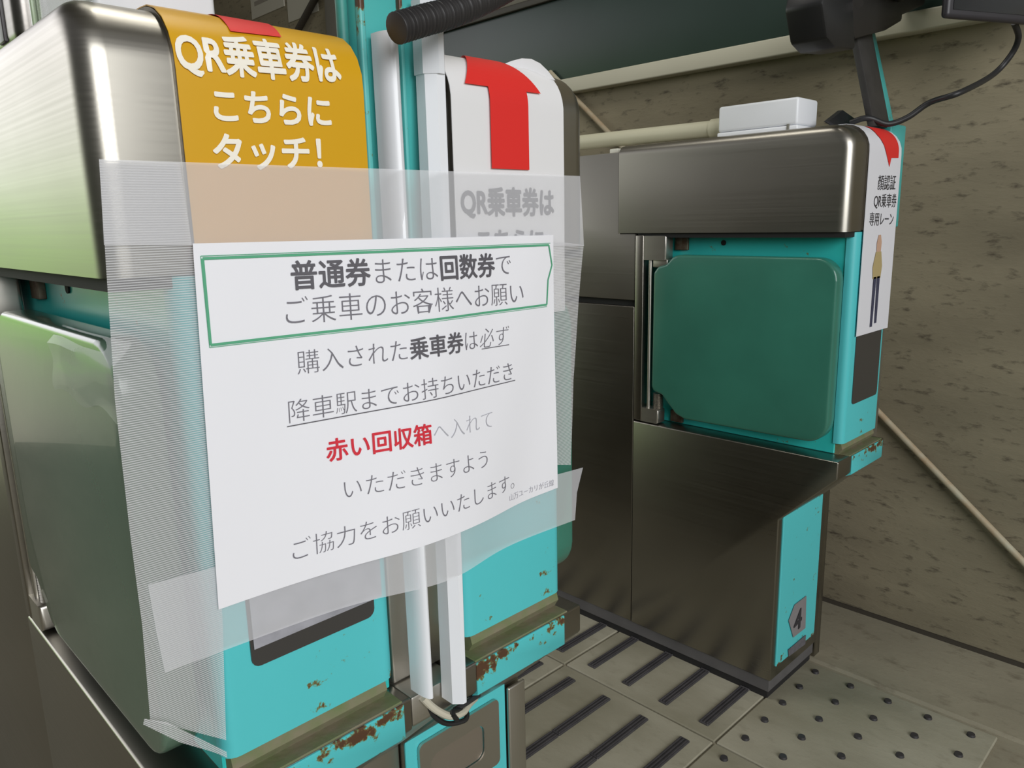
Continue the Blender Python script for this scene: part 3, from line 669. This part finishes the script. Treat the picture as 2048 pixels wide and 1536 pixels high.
def stroke(pxs, wd, m_, name='rule_line', off=0.0009):
    """a printed line through pixels pxs, wd wide on the paper"""
    Q = [uv(p) for p in pxs]; P3 = []
    for (a, b) in zip(Q, Q[1:]):
        for i in range(16): P3.append((a[0]+(b[0]-a[0])*i/16, a[1]+(b[1]-a[1])*i/16))
    P3.append(Q[-1]); b = bmesh.new(); prev = None
    for i, (u, v) in enumerate(P3):
        a_, c_ = P3[max(i-1, 0)], P3[min(i+1, len(P3)-1)]; du = (c_[0]-a_[0])*PW; dv = (c_[1]-a_[1])*PH; l = math.hypot(du, dv); nx, ny = -dv/l*wd/2/PW, du/l*wd/2/PH
        V = (b.verts.new(paper(u+nx, v+ny, off)), b.verts.new(paper(u-nx, v-ny, off)))
        if prev: b.faces.new((prev[0], V[0], V[1], prev[1]))
        prev = V
    bmesh.ops.recalc_face_normals(b, faces=b.faces); return b
mb = MB()
fr = [(404, 517), (1096, 490), (1102, 530), (1094, 560), (1093, 609)]
for pts_, wd in (([(404, 517), (1096, 490)], 0.0016), ([(1096, 490), (1103, 530), (1095, 560), (1093, 609)], 0.0014), ([(1093, 609), (420, 690)], 0.0016), ([(420, 690), (404, 517)], 0.0016)):
    mb.add(stroke(pts_, wd, GREEN))
for pts_, wd in (([(400, 512), (1099, 486)], 0.0004), ([(1093, 613), (418, 695)], 0.0004), ([(418, 695), (400, 512)], 0.0004)):
    mb.add(stroke(pts_, wd, GREEN))
mb.build('green_frame', GREEN, nr)
mb = MB(); mb.add(stroke([(573, 853), (1028, 760)], 0.0007, INK)); mb.add(stroke([(963, 698), (1016, 689)], 0.0006, INK)); mb.build('underline', INKB, nr)

# pale sticker over the dark window under the notice
st = MB().box(0.1885, 0.2865, Y0-0.0022, Y0-0.0014, 0.512, 0.600, 0.0003).build('sticker', mat('sticker_pale', (168, 168, 176), 0.5, var=0.25, vscale=55))
tag(st, 'pale grey picture sticker on the dark window below the notice', 'sticker')

# ------------------------------------------------------------------ things on top of the gates
def lamp_box(x0, x1, y0, y1, z0, z1, label):
    r = thing('junction_box', label, 'plastic box', ((x0+x1)/2, (y0+y1)/2, z0), 'white boxes on the gate tops')
    MB().box(x0, x1, y0, y1, z0, z0+0.008, 0.002).build('base', WHITE, r)
    MB().box(x0+0.0008, x1-0.0008, y0+0.0008, y1-0.0008, z0+0.0085, z1, 0.004, 4).build('cover', WHITE, r)
    MB().box(x0-0.0012, x0+0.002, y0+0.012, y0+0.016, z0+0.001, z0+0.010, 0.0005, 1).build('latch', mat('latch_grey', (120, 118, 108), 0.5), r)
lamp_box(1.102, 1.168, 0.532, 0.662, 0.8935, 0.9400, 'white plastic box sitting on top of the right-hand gate')
lamp_box(0.172, 0.250, 0.530, 0.700, 0.8935, 0.9650, 'white plastic box behind the top edge of the yellow poster')
pr = thing('pipe', 'cream plastic pipe running along the top of the right-hand gate', 'pipe', (1.135, 1.0, 0.89))
zt = U((1160, 268), 0, 1.135).z; zb2 = U((1160, 299), 0, 1.135).z; zc = (zt+zb2)/2; rad = (zt-zb2)/2*0.95
MB().tube([(1.135, 0.655, zc-0.004), (1.135, 0.9, zc-0.002), (1.135, 1.42, zc)], rad, 24).build('tube', CREAM, pr)
MB().tube([(1.135, 0.6625, zc-0.004), (1.135, 0.690, zc-0.004)], rad*1.18, 24).build('collar', CREAM, pr)
MB().box(1.090, 1.150, 0.846, 0.864, 0.8845, 0.893, 0.002).build('saddle', mat('saddle_white', (214, 212, 200), 0.5), pr)
# diagonal rail on the side wall
a = U((1150, 196), 0, WX-0.012); b_ = U((2048, 1126), 0, WX-0.012); d = (b_-a)
tag(MB().tube([a-d*0.08, a, b_, b_+d*0.2], 0.0058, 14).build('wall_pipe', mat('pipe_tan', (168, 146, 116), 0.6, var=0.4, vscale=30, col2=(176, 172, 150))), 'thin rusty tan pipe slanting down across the stone wall', 'pipe')
# black holder and tablet above the right gate
hd = thing('tablet_clamp', 'black bracket clamped to the leaning turquoise post', 'clamp', (1.2, 0.5, 1.0))
Yc = 0.470
def pbox(px, Y, dy, m, name, parent, r=0.004):
    Q = [U(p, 1, Y) for p in px]; MB().prism([(v.x, v.z) for v in Q], 1, Y, Y+dy, r, 2).build(name, m, parent)
pbox([(1652, -30), (1645, 5), (1655, 75), (1672, 95), (1712, 98), (1706, -30)], 0.455, 0.05, BLACK, 'clamp_jaw', hd)
pbox([(1700, -30), (1704, 60), (1712, 78), (1775, 60), (1805, 42), (1806, 30), (1850, 10), (1860, -30)], 0.475, 0.035, mat('black_knuckle', (38, 36, 34), 0.5, bump=0.2, bscale=30), 'clamp_body', hd)
MB().cyl(U((1717, 8), 1, 0.4515), U((1717, 8), 1, 0.457), 0.006, n=16).build('clamp_bolt', mat('bolt_dark', (70, 68, 66), 0.4, metal=0.8), hd)
MB().tube(spline([U((1800, -10), 1, 0.47), U((1820, -60), 1, 0.42), U((1900, -110), 1, 0.36), U((1960, -130), 1, 0.335)], 8), 0.010, 14).build('clamp_arm', BLACK, hd)
tb = thing('tablet', 'black tablet whose lower edge shows at the top right corner', 'tablet', (1.2, 0.32, 1.0))
e0 = U((1893, 34), 1, 0.375); zb0 = e0.z; e1 = U((2120, 52), 2, zb0)
ed = (e1-e0); ed.z = 0; ed.normalize(); en = Vector((-ed.y, ed.x, 0))
def slab(l0, l1, h0, h1, n0, n1, r, seg=4):
    m = MB().box(l0, l1, n0, n1, h0, h1, r, seg)
    for v in m.bm.verts: v.co = Vector((e0.x, e0.y, zb0)) + ed*v.co.x + en*v.co.y + Vector((0, 0, v.co.z))
    return m
slab(0, 0.20, 0, 0.15, 0, 0.012, 0.0055).build('tablet_case', mat('case_black', (52, 50, 54), 0.4), tb)
slab(0.010, 0.19, 0.010, 0.14, -0.0008, 0.001, 0.0).build('tablet_screen', mat('screen_black', (18, 18, 18), 0.2), tb)
pe = U((2034, 50), 2, zb0)
cbp = [pe+Vector((0, 0.004, 0.004)), U((2037, 75), 1, pe.y+0.004), U((2022, 110), 1, pe.y+0.014), U((1985, 150), 1, pe.y+0.03), U((1920, 185), 1, pe.y*0.5+0.2), U((1860, 205), 1, 0.40), U((1815, 235), 1, 0.425), U((1775, 248), 1, 0.447), U((1735, 236), 1, 0.468), U((1700, 246), 1, 0.49)]
tag(MB().tube(spline(cbp, 8), 0.0042, 12).build('cable', mat('cable_black', (36, 36, 38), 0.45)), 'black cable curving from the tablet down to the right-hand gate top', 'cable')
cl_ = [U(p, 1, 0.50) for p in ((1686, 220), (1714, 240), (1692, 262), (1658, 242))]
tag(MB().prism([(v.x, v.z) for v in cl_], 1, 0.50, 0.508, 0.0005).build('cable_clip', BLACK), 'small black clip standing on the right-hand gate beside the cable end', 'clip')
tag(MB().box(1.150, 1.215, 0.478, 0.498, 0.8936, 0.8955, 0.0008).build('steel_tab', STEEL), 'thin stainless tab lying on the right-hand gate top by the black cable', 'metal tab')

# ------------------------------------------------------------------ background over the left gate
ac = thing('acrylic_guard', 'clear green-edged acrylic guard on the left gate at top left', 'guard', (0.14, 0.53, 0.88))
m_ac = bpy.data.materials.new('acrylic'); m_ac.use_nodes = True; b_ = m_ac.node_tree.nodes['Principled BSDF']
b_.inputs['Base Color'].default_value = (0.55, 0.62, 0.50, 1); b_.inputs['Roughness'].default_value = 0.08; b_.inputs['Alpha'].default_value = 0.35
MB().box(0.146, 0.149, 0.455, 0.555, 0.8925, 0.985, 0.001).build('plate', m_ac, ac)
MB().box(0.1445, 0.1505, 0.555, 0.559, 0.8925, 0.985, 0.001).build('edge_strip', mat('acrylic_edge', (150, 168, 136), 0.2), ac)
bx = thing('coin_box', 'blurred stainless box with bright corners at the top left corner', 'metal box', (0.16, 0.72, 0.88))
MB().box(0.146, 0.168, 0.600, 0.80, 0.8940, 0.99, 0.009, 4).build('casing', steel('box_steel', (130, 126, 122), 0.25), bx)
MB().box(0.1440, 0.148, 0.625, 0.64, 0.90, 0.98, 0.001).build('slot', mat('slot_dark', (60, 56, 58), 0.4), bx)
def wall_sheet(p0, p1, label, rows):
    a = U(p0, 0, WX-0.001); b = U(p1, 0, WX-0.001); z0, z1 = a.z, a.z+0.36
    r = thing('wall_sheet', label, 'printed sheet', (WX, (a.y+b.y)/2, z0), 'printed sheets on the side wall')
    MB().box(WX-0.003, WX+0.001, b.y, a.y, z0, z1, 0.0008, 1).build('sheet', mat('sheet_grey', (176, 172, 158), 0.6), r)
    w_ = a.y-b.y
    for k in range(rows):
        MB().box(WX-0.0036, WX-0.0028, b.y+w_*(0.15+0.1*(k % 2)), a.y-w_*0.12, z0+0.04+0.045*k, z0+0.054+0.045*k).build('print_line', mat('print_grey', (134, 128, 118), 0.6), r)
wall_sheet((505, 40), (572, 46), 'pale printed sheet with lines of print on the wall above the yellow poster', 6)
wall_sheet((578, 46), (640, 60), 'pale sheet on the far wall beside the dark grey column', 0)
tag(MB().cyl(U((596, 60), 0, WX-0.02), U((634, -10), 0, WX-0.02), 0.011, n=14).build('wall_pipe', mat('pipe_dark', (52, 46, 38), 0.6)), 'short dark pipe slanting across the pale sheets on the far wall', 'pipe')
